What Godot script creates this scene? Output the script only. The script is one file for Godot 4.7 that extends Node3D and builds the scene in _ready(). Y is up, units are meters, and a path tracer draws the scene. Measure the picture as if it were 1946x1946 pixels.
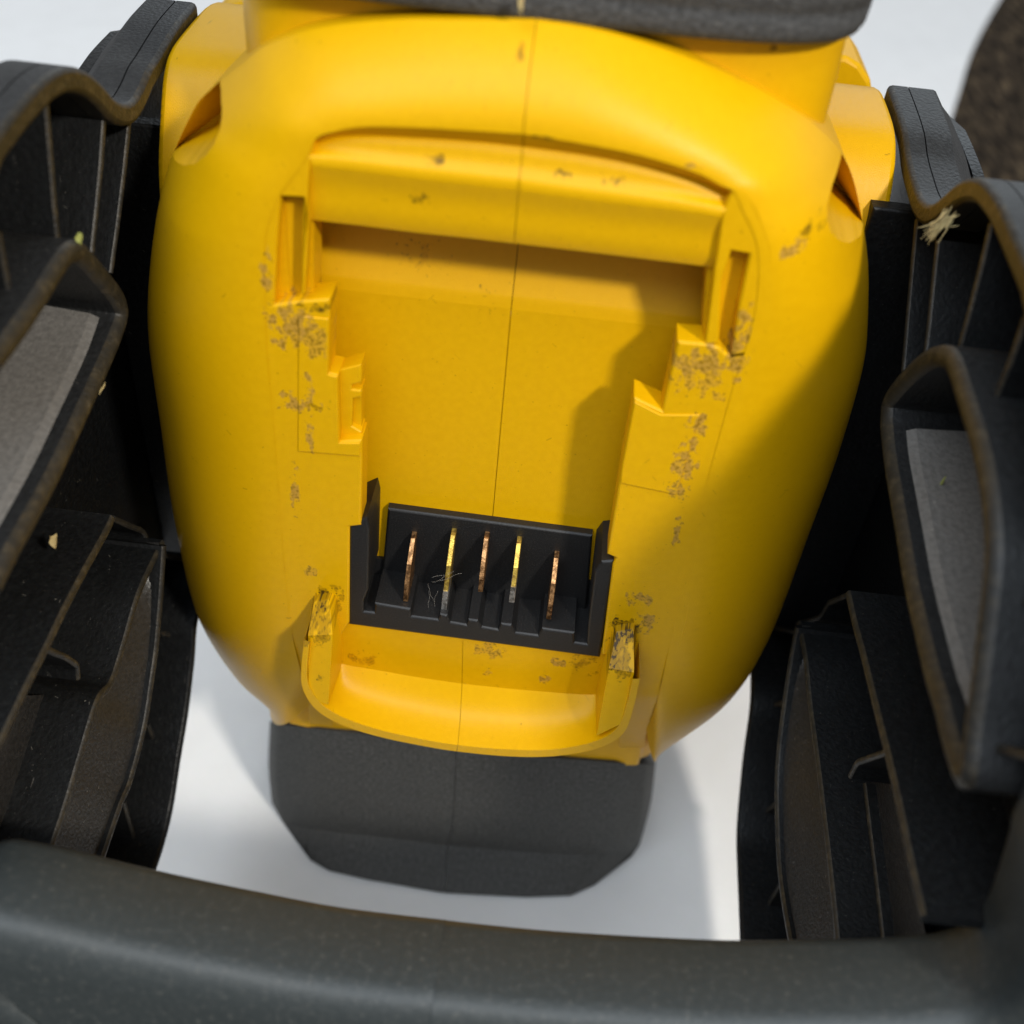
extends Node3D
# A scuffed cordless tool standing on a white sheet, seen from above and behind, with its battery bay open.
# Shapes are given in millimetres in the tool's own axes: x to the right along the tool, y up, z out of the bay towards the viewer.

const MM := 0.001
const TABLE_Y := -142.0
var gid := 0
var rng := RandomNumberGenerator.new()
var M := {}


# ---------------------------------------------------------------- mesh helpers
func v3(a: Array) -> PackedVector3Array:
	var o := PackedVector3Array()
	for i in range(0, a.size(), 3):
		o.append(Vector3(a[i], a[i + 1], a[i + 2]))
	return o


func cr(p0, p1, p2, p3, t: float):
	return 0.5 * ((2.0 * p1) + (p2 - p0) * t + (2.0 * p0 - 5.0 * p1 + 4.0 * p2 - p3) * t * t + (3.0 * p1 - p0 - 3.0 * p2 + p3) * t * t * t)


# a smooth curve through the points, k pieces between neighbours
func curve(p: PackedVector3Array, k: int) -> PackedVector3Array:
	var o := PackedVector3Array()
	var n := p.size()
	for i in n - 1:
		for j in k:
			o.append(cr(p[maxi(i - 1, 0)], p[i], p[i + 1], p[mini(i + 2, n - 1)], float(j) / k))
	o.append(p[n - 1])
	return o


# n points spaced evenly along a curve
func even(p: PackedVector3Array, n: int) -> PackedVector3Array:
	var d := PackedFloat32Array([0.0])
	for i in range(1, p.size()):
		d.append(d[i - 1] + p[i].distance_to(p[i - 1]))
	var o := PackedVector3Array()
	var s := 0
	for j in n:
		var t := d[p.size() - 1] * j / (n - 1.0)
		while s < p.size() - 2 and d[s + 1] < t:
			s += 1
		var w := d[s + 1] - d[s]
		o.append(p[s].lerp(p[s + 1], 0.0 if w < 1e-6 else clampf((t - d[s]) / w, 0.0, 1.0)))
	return o


func rev(p: PackedVector3Array) -> PackedVector3Array:
	var o := p.duplicate()
	o.reverse()
	return o


func shifted(p: PackedVector3Array, by: Vector3) -> PackedVector3Array:
	var o := PackedVector3Array()
	for q in p:
		o.append(q + by)
	return o


func begin() -> SurfaceTool:
	var st := SurfaceTool.new()
	st.begin(Mesh.PRIMITIVE_TRIANGLES)
	return st


func vert(st: SurfaceTool, p: Vector3) -> void:
	st.set_smooth_group(gid)
	st.set_uv(Vector2((p.x + 0.1 * p.z + 80.0) / 160.0, (80.0 - p.y - 0.1 * p.z) / 160.0))
	st.set_uv2(Vector2((p.x + 0.1 * p.z + 80.0) / 160.0, (80.0 - p.y - 0.1 * p.z) / 160.0))
	st.add_vertex(p * MM)


func tri(st: SurfaceTool, a: Vector3, b: Vector3, c: Vector3) -> void:
	if (b - a).cross(c - a).length_squared() < 1e-10:
		return
	vert(st, a)
	vert(st, b)
	vert(st, c)


func quad(st: SurfaceTool, a: Vector3, b: Vector3, c: Vector3, d: Vector3) -> void:
	tri(st, a, b, c)
	tri(st, a, c, d)


# skin over rows of equally many points, smooth across itself and sharp against the next skin
func loft(st: SurfaceTool, rows: Array, closed := false, flip := false) -> void:
	gid += 1
	for i in rows.size() - 1:
		var a: PackedVector3Array = rows[i]
		var b: PackedVector3Array = rows[i + 1]
		var n := a.size()
		for j in (n if closed else n - 1):
			var k := (j + 1) % n
			if flip:
				quad(st, a[j], b[j], b[k], a[k])
			else:
				quad(st, a[j], a[k], b[k], b[j])


# more rows between the given ones, along smooth curves
func dense(rows: Array, k: int) -> Array:
	var o := []
	var n := rows.size()
	for i in n - 1:
		for s in k:
			var r := PackedVector3Array()
			for j in rows[i].size():
				r.append(cr(rows[maxi(i - 1, 0)][j], rows[i][j], rows[i + 1][j], rows[mini(i + 2, n - 1)][j], float(s) / k))
			o.append(r)
	o.append(rows[n - 1])
	return o


func obj(called: String, st: SurfaceTool, m: Material, parent: Node = self) -> MeshInstance3D:
	st.generate_normals()
	var o := MeshInstance3D.new()
	o.name = called
	o.mesh = st.commit()
	o.material_override = m
	parent.add_child(o, true)
	return o


# the same with a second skin: moulding edges with bounce light painted into their colour
func obj_bounce_edge(called: String, st: SurfaceTool, m: Material, edge: SurfaceTool, me: Material, parent: Node) -> MeshInstance3D:
	st.generate_normals()
	edge.generate_normals()
	var o := MeshInstance3D.new()
	o.name = called
	var am := st.commit()
	edge.commit(am)
	am.surface_set_material(0, m)
	am.surface_set_material(1, me)
	o.mesh = am
	parent.add_child(o, true)
	return o


func thing(called: String, label: String, category: String, group := "") -> Node3D:
	var o := Node3D.new()
	o.name = called
	add_child(o, true)
	tag(o, label, category, group)
	return o


func tag(o: Node, label: String, category: String, group := "") -> void:
	o.set_meta("label", label)
	o.set_meta("category", category)
	if group:
		o.set_meta("group", group)


# corner offset of a polygon, one inset per edge (edge i runs from point i to point i + 1)
func inset(poly: PackedVector2Array, each: PackedFloat32Array) -> PackedVector2Array:
	var o := PackedVector2Array()
	var n := poly.size()
	for i in n:
		var d0 := (poly[i] - poly[(i + n - 1) % n]).normalized()
		var d1 := (poly[(i + 1) % n] - poly[i]).normalized()
		var n0 := Vector2(-d0.y, d0.x)
		var n1 := Vector2(-d1.y, d1.x)
		var e0 := each[(i + n - 1) % n]
		var e1 := each[i]
		var den := d0.cross(d1)
		if absf(den) < 0.08:
			o.append(poly[i] + (n0 * e0 + n1 * e1) * 0.5)
		else:
			var a := poly[i] + n0 * e0
			var b := poly[i] + n1 * e1
			o.append(a + d0 * ((b - a).cross(d1) / den))
	return o


# a slab over a polygon. at(x, y, h) puts it in space; its face lies at h1, its back at h0, and its front edges are bevelled
func slab(st: SurfaceTool, poly: PackedVector2Array, h1: float, h0: float, bevel: float, at: Callable, free := [], soft := false) -> void:
	var area := 0.0
	for i in poly.size():
		area += poly[i].cross(poly[(i + 1) % poly.size()])
	if area < 0.0:
		poly = poly.duplicate()
		poly.reverse()
		var f2 := []
		for e in free:
			f2.append((poly.size() - 2 - e + poly.size()) % poly.size())
		free = f2
	var n := poly.size()
	var each := PackedFloat32Array()
	for i in n:
		each.append(0.0 if i in free else bevel)
	var top := inset(poly, each)
	var half := PackedFloat32Array()
	for e in each:
		half.append(e * 0.3)
	var mid := inset(poly, half)
	gid += 1
	var idx := Geometry2D.triangulate_polygon(top)
	for i in range(0, idx.size(), 3):
		tri(st, at.call(top[idx[i]], h1), at.call(top[idx[i + 1]], h1), at.call(top[idx[i + 2]], h1))
	gid += 1
	var side := gid
	for i in n:
		var k := (i + 1) % n
		gid += 1
		if bevel != 0.0 and i not in free:
			quad(st, at.call(top[i], h1), at.call(top[k], h1), at.call(mid[k], h1 - bevel * 0.3), at.call(mid[i], h1 - bevel * 0.3))
			quad(st, at.call(mid[i], h1 - bevel * 0.3), at.call(mid[k], h1 - bevel * 0.3), at.call(poly[k], h1 - bevel), at.call(poly[i], h1 - bevel))
		if i not in free:
			gid = side if soft else gid + 1
			quad(st, at.call(poly[i], h1 - bevel), at.call(poly[k], h1 - bevel), at.call(poly[k], h0), at.call(poly[i], h0))
			gid = maxi(gid, side + i)
	gid += 1
	idx = Geometry2D.triangulate_polygon(poly)
	for i in range(0, idx.size(), 3):
		tri(st, at.call(poly[idx[i]], h0), at.call(poly[idx[i + 2]], h0), at.call(poly[idx[i + 1]], h0))


func flat(p: PackedVector3Array) -> PackedVector2Array:
	var o := PackedVector2Array()
	for q in p:
		o.append(Vector2(q.x, q.y))
	return o


func front_slab(st: SurfaceTool, p: Array, zf: float, zb: float, bevel := 0.35, free := []) -> void:
	slab(st, flat(v3(p)), zf, zb, bevel, func(q: Vector2, h: float): return Vector3(q.x, q.y, h), free)


# a slab whose outline is given in (z, y) and which runs across x
func side_slab(st: SurfaceTool, poly: PackedVector2Array, x1: float, x0: float, bevel := 0.4, soft := false) -> void:
	var s := signf(x1 - x0)
	slab(st, poly, s * x1, s * x0, bevel, func(q: Vector2, h: float): return Vector3(s * h, q.y, q.x), [], soft)


# the outline with every corner cut back twice
func rounded(poly: PackedVector2Array) -> PackedVector2Array:
	for turn in 2:
		var o := PackedVector2Array()
		for i in poly.size():
			var a := poly[i]
			var b := poly[(i + 1) % poly.size()]
			o.append(a.lerp(b, 0.22))
			o.append(a.lerp(b, 0.78))
		poly = o
	return poly


# a moulded wall that follows a path in the (y, z) plane and runs across x from its free edge xi to its root xo
func wall(st: SurfaceTool, path: PackedVector3Array, xi: float, xo: float, t: float, r := 0.5, bounce_edge: SurfaceTool = null) -> void:
	if bounce_edge == null:
		bounce_edge = st
	var s := signf(xi - xo)
	r = minf(r, t * 0.45)
	var prof := [Vector2(xo, -t / 2), Vector2(xi - s * r, -t / 2), Vector2(xi - s * r * 0.3, -t / 2 + r * 0.3), Vector2(xi, -t / 2 + r), Vector2(xi, t / 2 - r), Vector2(xi - s * r * 0.3, t / 2 - r * 0.3), Vector2(xi - s * r, t / 2), Vector2(xo, t / 2)]
	var rows := []
	for c in prof:
		rows.append(PackedVector3Array())
	var n := path.size()
	for i in n:
		var d := path[mini(i + 1, n - 1)] - path[maxi(i - 1, 0)]
		var nn := Vector3(0, -d.z, d.y).normalized()
		for k in prof.size():
			rows[k].append(Vector3(prof[k].x, path[i].y, path[i].z) + nn * prof[k].y)
	loft(st, [rows[0], rows[1]])
	loft(bounce_edge, [rows[1], rows[2], rows[3]])
	loft(bounce_edge, [rows[3], rows[4]])
	loft(bounce_edge, [rows[4], rows[5], rows[6]])
	loft(st, [rows[6], rows[7]])
	gid += 1
	for e in [0, n - 1]:
		for k in range(1, prof.size() - 1):
			tri(st, rows[0][e], rows[k][e], rows[k + 1][e])


func tube(st: SurfaceTool, path: PackedVector3Array, radii: Array, seg := 6) -> void:
	var rows := []
	var n := path.size()
	for i in n:
		var d := (path[mini(i + 1, n - 1)] - path[maxi(i - 1, 0)]).normalized()
		var u := d.cross(Vector3(0.3, 0.9, 0.2)).normalized()
		var w := d.cross(u)
		var row := PackedVector3Array()
		var r: float = radii[mini(i, radii.size() - 1)]
		for k in seg:
			row.append(path[i] + (u * cos(TAU * k / seg) + w * sin(TAU * k / seg)) * r)
		rows.append(row)
	loft(st, rows, true)
	gid += 1
	for e in [0, n - 1]:
		for k in range(1, seg - 1):
			tri(st, rows[e][0], rows[e][k], rows[e][k + 1])


# ---------------------------------------------------------------- materials
func noise(freq: float, seed_: int, oct := 4, kind := FastNoiseLite.TYPE_SIMPLEX_SMOOTH) -> FastNoiseLite:
	var f := FastNoiseLite.new()
	f.seed = seed_
	f.noise_type = kind
	f.frequency = freq
	f.fractal_octaves = oct
	return f


func noise_tex(f: FastNoiseLite, size: int, stops: Array, as_normal := false, strength := 4.0) -> NoiseTexture2D:
	var t := NoiseTexture2D.new()
	t.width = size
	t.height = size
	t.seamless = true
	t.noise = f
	t.generate_mipmaps = false
	if as_normal:
		t.as_normal_map = true
		t.bump_strength = strength
	if stops:
		var g := Gradient.new()
		g.offsets = PackedFloat32Array(stops[0])
		g.colors = PackedColorArray(stops[1])
		t.color_ramp = g
	return t


func lin(r: float, g: float, b: float) -> Color:
	return Color(r, g, b).linear_to_srgb()


func plastic(called: String, rough: float, grain: Texture2D, per_metre: float, bump: float) -> StandardMaterial3D:
	var m := StandardMaterial3D.new()
	m.resource_name = called
	m.roughness = rough
	m.uv1_triplanar = true
	m.uv1_scale = Vector3.ONE * per_metre
	m.normal_enabled = bump > 0.0
	m.normal_texture = grain
	m.normal_scale = bump
	m.cull_mode = BaseMaterial3D.CULL_DISABLED
	return m


# the marks that the photograph shows on the yellow plastic: [place in mm, half width, half height, colour, cover, seed]
func scuff_picture(marks: Array) -> Image:
	var size := 1536
	var im := Image.create_empty(size, size, false, Image.FORMAT_RGBA8)
	im.fill(Color(0.35, 0.25, 0.08, 0.0))
	var k := size / 160.0
	var fine := noise(0.13, 11, 5)
	var broad := noise(0.035, 5, 3)
	for m in marks:
		var p: Vector3 = m[0]
		var cx := (p.x + 0.1 * p.z + 80.0) * k
		var cy := (80.0 - p.y - 0.1 * p.z) * k
		var rx: float = m[1] * k
		var ry: float = m[2] * k
		var col: Color = m[3]
		for y in range(maxi(0, int(cy - ry)), mini(size, int(cy + ry) + 1)):
			for x in range(maxi(0, int(cx - rx)), mini(size, int(cx + rx) + 1)):
				var wx := broad.get_noise_2d(x * 1.6 + 300.0, y * 0.7) * 0.75
				var wy := broad.get_noise_2d(x * 1.6, y * 0.7 + 700.0) * 0.75
				var e := 1.0 - Vector2((x - cx) / rx + wx, (y - cy) / ry + wy).length_squared()
				if e <= 0.0:
					continue
				var b := broad.get_noise_2d(x, y + m[5] * 91.0)
				var f := fine.get_noise_2d(x + m[5] * 37.0, y)
				var smear := clampf((b * 1.1 + f * 0.5 + e * 0.9 - 0.75 + m[4]) * 0.9, 0.0, 0.42) * col.a * 1.3
				var dot := clampf((f * 1.3 + b * 0.5 + e * 0.35 - 0.72 + m[4] * 0.5) * 2.4, 0.0, 0.62)
				if col.a > 0.92:
					dot = minf(dot * 1.5, 0.94)
				var al := maxf(smear, dot)
				var had := im.get_pixel(x, y)
				if al > had.a * 0.7 and al > 0.02:
					var c := col.lerp(Color(0.13, 0.09, 0.09), dot / (al + 0.001) * 0.8)
					c.a = al
					im.set_pixel(x, y, c)
	# loose specks of dirt all over
	for i in 2600:
		var x := rng.randi_range(4, size - 8)
		var y := rng.randi_range(4, size - 8)
		var c := Color(0.30, 0.19, 0.03, rng.randf_range(0.15, 0.75) ** 1.6)
		var w := 1 if rng.randf() < 0.8 else 2
		var tilt := rng.randf_range(-1.4, 1.4)
		var long := rng.randi_range(1, 2) if rng.randf() < 0.93 else rng.randi_range(4, 9)
		for s in long:
			for d in w:
				im.set_pixel(clampi(x + s, 0, size - 1), clampi(y + d + int(s * tilt), 0, size - 1), c)
	return im


# black plastic with its settled dust: mottled base, pale specks and short fibres
func dusty_picture(size: int, base: Color, mottle: float, specks: int, pale: Color, seed_: int) -> ImageTexture:
	var im := Image.create_empty(size, size, false, Image.FORMAT_RGBA8)
	var n := noise(3.0 / size * 4.0, seed_, 5)
	var fine := noise(0.35, seed_ + 1, 2)
	var r := RandomNumberGenerator.new()
	r.seed = seed_
	for y in size:
		for x in size:
			# fold the noise so that the tile repeats without a seam
			var u := absf(fposmod(x * 2.0, size * 2.0) - size)
			var v := absf(fposmod(y * 2.0, size * 2.0) - size)
			var k := clampf(1.0 + mottle * (n.get_noise_2d(u, v) * 1.4 + fine.get_noise_2d(x, y) * 0.9), 0.3, 2.5)
			im.set_pixel(x, y, Color(base.r * k, base.g * k, base.b * k))
	for i in specks:
		var x := r.randi_range(0, size - 1)
		var y := r.randi_range(0, size - 1)
		var a := r.randf_range(0.1, 1.0) ** 2.2
		var long := 1 if r.randf() < 0.9 else r.randi_range(3, 10)
		var tilt := r.randf() * TAU
		var big := r.randf() < 0.12
		for q in long:
			var px := posmod(x + int(cos(tilt) * q), size)
			var py := posmod(y + int(sin(tilt) * q), size)
			im.set_pixel(px, py, im.get_pixel(px, py).lerp(pale, a))
			if big:
				im.set_pixel(posmod(px + 1, size), py, im.get_pixel(posmod(px + 1, size), py).lerp(pale, a * 0.8))
				im.set_pixel(px, posmod(py + 1, size), im.get_pixel(px, posmod(py + 1, size)).lerp(pale, a * 0.8))
	for y in size:
		for x in size:
			im.set_pixel(x, y, im.get_pixel(x, y).linear_to_srgb())
	return ImageTexture.create_from_image(im)


func make_materials(marks: Array, inside: Array) -> void:
	var grain := noise_tex(noise(0.11, 3, 3), 512, [], true, 3.0)
	var coarse := noise_tex(noise(0.07, 9, 4), 512, [], true, 5.0)
	var y := plastic("yellow_plastic", 0.36, grain, 80.0, 0.5)
	y.albedo_color = Color.WHITE
	y.metallic_specular = 0.31
	y.albedo_texture = noise_tex(noise(0.012, 21, 5), 512, [[0.0, 0.5, 1.0], [lin(0.69, 0.372, 0.0012), lin(0.71, 0.386, 0.0012), lin(0.73, 0.40, 0.0016)]])
	y.detail_enabled = true
	y.detail_blend_mode = BaseMaterial3D.BLEND_MODE_MIX
	y.detail_uv_layer = BaseMaterial3D.DETAIL_UV_2
	y.detail_albedo = ImageTexture.create_from_image(scuff_picture(marks))
	M.yellow = y
	var yi := y.duplicate()
	yi.resource_name = "yellow_plastic_inside"
	yi.detail_albedo = ImageTexture.create_from_image(scuff_picture(inside))
	M.yellow_inner = yi
	# black glass-filled plastic with pale dust specks
	var dust := dusty_picture(512, Color(0.0105, 0.011, 0.0115), 0.35, 420, Color(0.30, 0.28, 0.24), 14)
	var b := plastic("black_plastic", 0.38, coarse, 24.0, 0.25)
	b.albedo_texture = dust
	b.metallic_specular = 0.35
	M.black = b
	var lipm := plastic("black_plastic_worn", 0.5, coarse, 30.0, 0.3)
	lipm.albedo_texture = dusty_picture(512, Color(0.017, 0.0175, 0.018), 0.4, 500, Color(0.25, 0.23, 0.2), 31)
	lipm.metallic_specular = 0.45
	M.lip = lipm
	var bouncem := plastic("plastic_edge_bounce_tint", 0.5, coarse, 30.0, 0.3)  # mottled brown paints in warm light reflected from the yellow housing
	bouncem.albedo_texture = noise_tex(noise(0.03, 33, 5), 512, [[0.0, 0.5, 0.72, 1.0], [lin(0.012, 0.012, 0.012), lin(0.022, 0.019, 0.014), lin(0.045, 0.035, 0.021), lin(0.10, 0.085, 0.06)]])
	M.bounce_edge = bouncem
	var finm := plastic("black_plastic_matt", 0.5, coarse, 26.0, 0.25)
	finm.albedo_texture = dust
	finm.metallic_specular = 0.35
	M.fin = finm
	var pad := plastic("dusty_black_plastic", 0.6, coarse, 34.0, 0.35)
	pad.albedo_texture = dusty_picture(512, Color(0.150, 0.143, 0.134), 0.3, 1500, Color(0.5, 0.48, 0.43), 41)
	M.pad = pad
	var shelf := plastic("lightly_dusted_black_plastic", 0.36, coarse, 34.0, 0.3)
	shelf.albedo_texture = dusty_picture(512, Color(0.030, 0.0285, 0.027), 0.45, 1300, Color(0.34, 0.32, 0.28), 43)
	M.shelf = shelf
	var rub := plastic("dark_grey_rubber", 0.8, coarse, 36.0, 0.6)
	rub.albedo_texture = dusty_picture(512, Color(0.050, 0.050, 0.050), 0.5, 2200, Color(0.36, 0.34, 0.29), 51)
	M.rubber = rub
	var foot := plastic("dark_grey_bumper", 0.7, coarse, 36.0, 0.6)
	foot.albedo_texture = dusty_picture(512, Color(0.048, 0.048, 0.0455), 0.55, 2600, Color(0.40, 0.37, 0.32), 61)
	M.foot = foot
	var bar := plastic("grey_black_bar_plastic", 0.5, coarse, 20.0, 0.1)
	bar.albedo_texture = noise_tex(noise(0.06, 71, 4), 512, [[0.0, 0.55, 0.75, 1.0], [lin(0.025, 0.031, 0.032), lin(0.029, 0.035, 0.036), lin(0.037, 0.042, 0.042), lin(0.09, 0.09, 0.08)]])
	M.bar = bar
	var term := plastic("terminal_plastic", 0.5, grain, 40.0, 0.15)
	term.albedo_texture = noise_tex(noise(0.12, 81, 4), 512, [[0.0, 0.6, 0.8, 1.0], [lin(0.006, 0.006, 0.0065), lin(0.009, 0.009, 0.0095), lin(0.02, 0.019, 0.018), lin(0.10, 0.09, 0.075)]])
	M.term = term
	for k in [["copper", 0.55, 0.30, 0.13, 0.20, 0.10, 0.04], ["brass", 0.75, 0.52, 0.10, 0.45, 0.28, 0.06], ["steel", 0.62, 0.60, 0.57, 0.36, 0.34, 0.31]]:
		var me := plastic(k[0], 0.38, grain, 60.0, 0.4)
		me.metallic = 0.9
		me.albedo_texture = noise_tex(noise(0.05, 91, 4), 256, [[0.0, 0.45, 0.6, 1.0], [lin(k[4] * 0.5, k[5] * 0.5, k[6] * 0.5), lin(k[4], k[5], k[6]), lin(k[1], k[2], k[3]), lin(k[1], k[2], k[3])]])
		M[k[0]] = me
	var paper := plastic("white_sheet", 0.85, noise_tex(noise(0.05, 17, 4), 512, [], true, 2.0), 9.0, 0.15)
	paper.albedo_texture = noise_tex(noise(0.01, 18, 4), 512, [[0.0, 1.0], [lin(0.82, 0.812, 0.80), lin(0.86, 0.855, 0.845)]])
	M.paper = paper
	var wood := plastic("dark_weathered_wood", 0.95, coarse, 3.0, 0.9)
	wood.metallic_specular = 0.15
	wood.uv1_scale = Vector3(9.0, 3.0, 1.6)
	wood.albedo_texture = noise_tex(noise(0.02, 19, 6), 1024, [[0.0, 0.45, 0.62, 0.8, 1.0], [lin(0.012, 0.009, 0.006), lin(0.03, 0.022, 0.015), lin(0.055, 0.040, 0.026), lin(0.12, 0.085, 0.05), lin(0.2, 0.15, 0.09)]])
	M.wood = wood
	var straw := plastic("dry_grass", 0.8, grain, 60.0, 0.0)
	straw.albedo_color = lin(0.50, 0.40, 0.19)
	M.straw = straw
	var grass := plastic("green_grass", 0.7, grain, 60.0, 0.0)
	grass.albedo_color = lin(0.33, 0.36, 0.10)
	M.grass = grass
	var lint := plastic("pale_lint", 0.9, grain, 60.0, 0.0)
	lint.albedo_color = lin(0.55, 0.50, 0.43)
	M.lint = lint


# ---------------------------------------------------------------- the yellow housing
# one moulded half of the domed rear cover. inner runs round the bay, outer round the cover's edge; bite is cut out of the edge
func cover_half(inner: PackedVector3Array, outer: PackedVector3Array, steep: Array, bite: PackedVector2Array, deep: float, flip: bool) -> SurfaceTool:
	var st := begin()
	var k := 26
	var a := curve(inner, k)
	var b := curve(outer, k)
	var rows := []
	var steps := 22
	for i in steps + 1:
		rows.append(PackedVector3Array())
	var drop := PackedVector3Array()
	var floor_ := PackedVector3Array()
	var lip := PackedVector3Array()
	var rim := PackedVector3Array()
	var back := PackedVector3Array()
	for j in a.size():
		var at := float(j) / k
		var s0: float = steep[mini(int(at), steep.size() - 1)]
		var s1: float = steep[mini(int(at) + 1, steep.size() - 1)]
		var s := lerpf(s0, s1, at - int(at))
		var full := 1.0 - sqrt(1.0 - s * s)
		var end := 1.0
		for i in 101:
			var f := i / 100.0
			if Geometry2D.is_point_in_polygon(Vector2(lerpf(a[j].x, b[j].x, f), lerpf(a[j].y, b[j].y, f)), bite):
				end = f
				break
		var last := Vector3()
		for i in steps + 1:
			var f := end * i / steps
			last = Vector3(lerpf(a[j].x, b[j].x, f), lerpf(a[j].y, b[j].y, f), a[j].z + (b[j].z - a[j].z) * (1.0 - sqrt(1.0 - s * s * f * f)) / full)
			rows[i].append(last)
		var cut := end < 1.0
		drop.append(Vector3(last.x, last.y, deep) if cut else last - Vector3(0, 0, 0.5))
		floor_.append(Vector3(lerpf(last.x, b[j].x, 0.3), lerpf(last.y, b[j].y, 0.3), deep) if cut else b[j] - Vector3(0, 0, 0.75))
		lip.append(b[j] - Vector3(0, 0, 1.0))
		rim.append(Vector3(b[j].x * 0.992, b[j].y, minf(deep - 5.0, b[j].z - 12.0)))
		back.append(Vector3(b[j].x * 0.80, b[j].y * 0.86 - 4.0, -88.0))
	loft(st, rows, false, flip)
	loft(st, [rows[steps], drop], false, flip)
	loft(st, [drop, floor_], false, flip)
	loft(st, [floor_, lip], false, flip)
	loft(st, [lip, rim], false, flip)
	loft(st, [rim, back], false, flip)
	# close the lower end
	var low := PackedVector3Array()
	for row in rows:
		low.append(row[a.size() - 1])
	loft(st, [low, shifted(low, Vector3(0, 0, -26))])
	return st


# closed ring of a squarish cross-section, half width w, half depth d, centre z0, at height y
func ring(w: float, d: float, z0: float, y: float, n := 72, e := 4.5) -> PackedVector3Array:
	var o := PackedVector3Array()
	for i in n:
		var a := TAU * i / n
		o.append(Vector3(w * signf(cos(a)) * absf(cos(a)) ** (2.0 / e), y, z0 + d * signf(sin(a)) * absf(sin(a)) ** (2.0 / e)))
	return o


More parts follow.
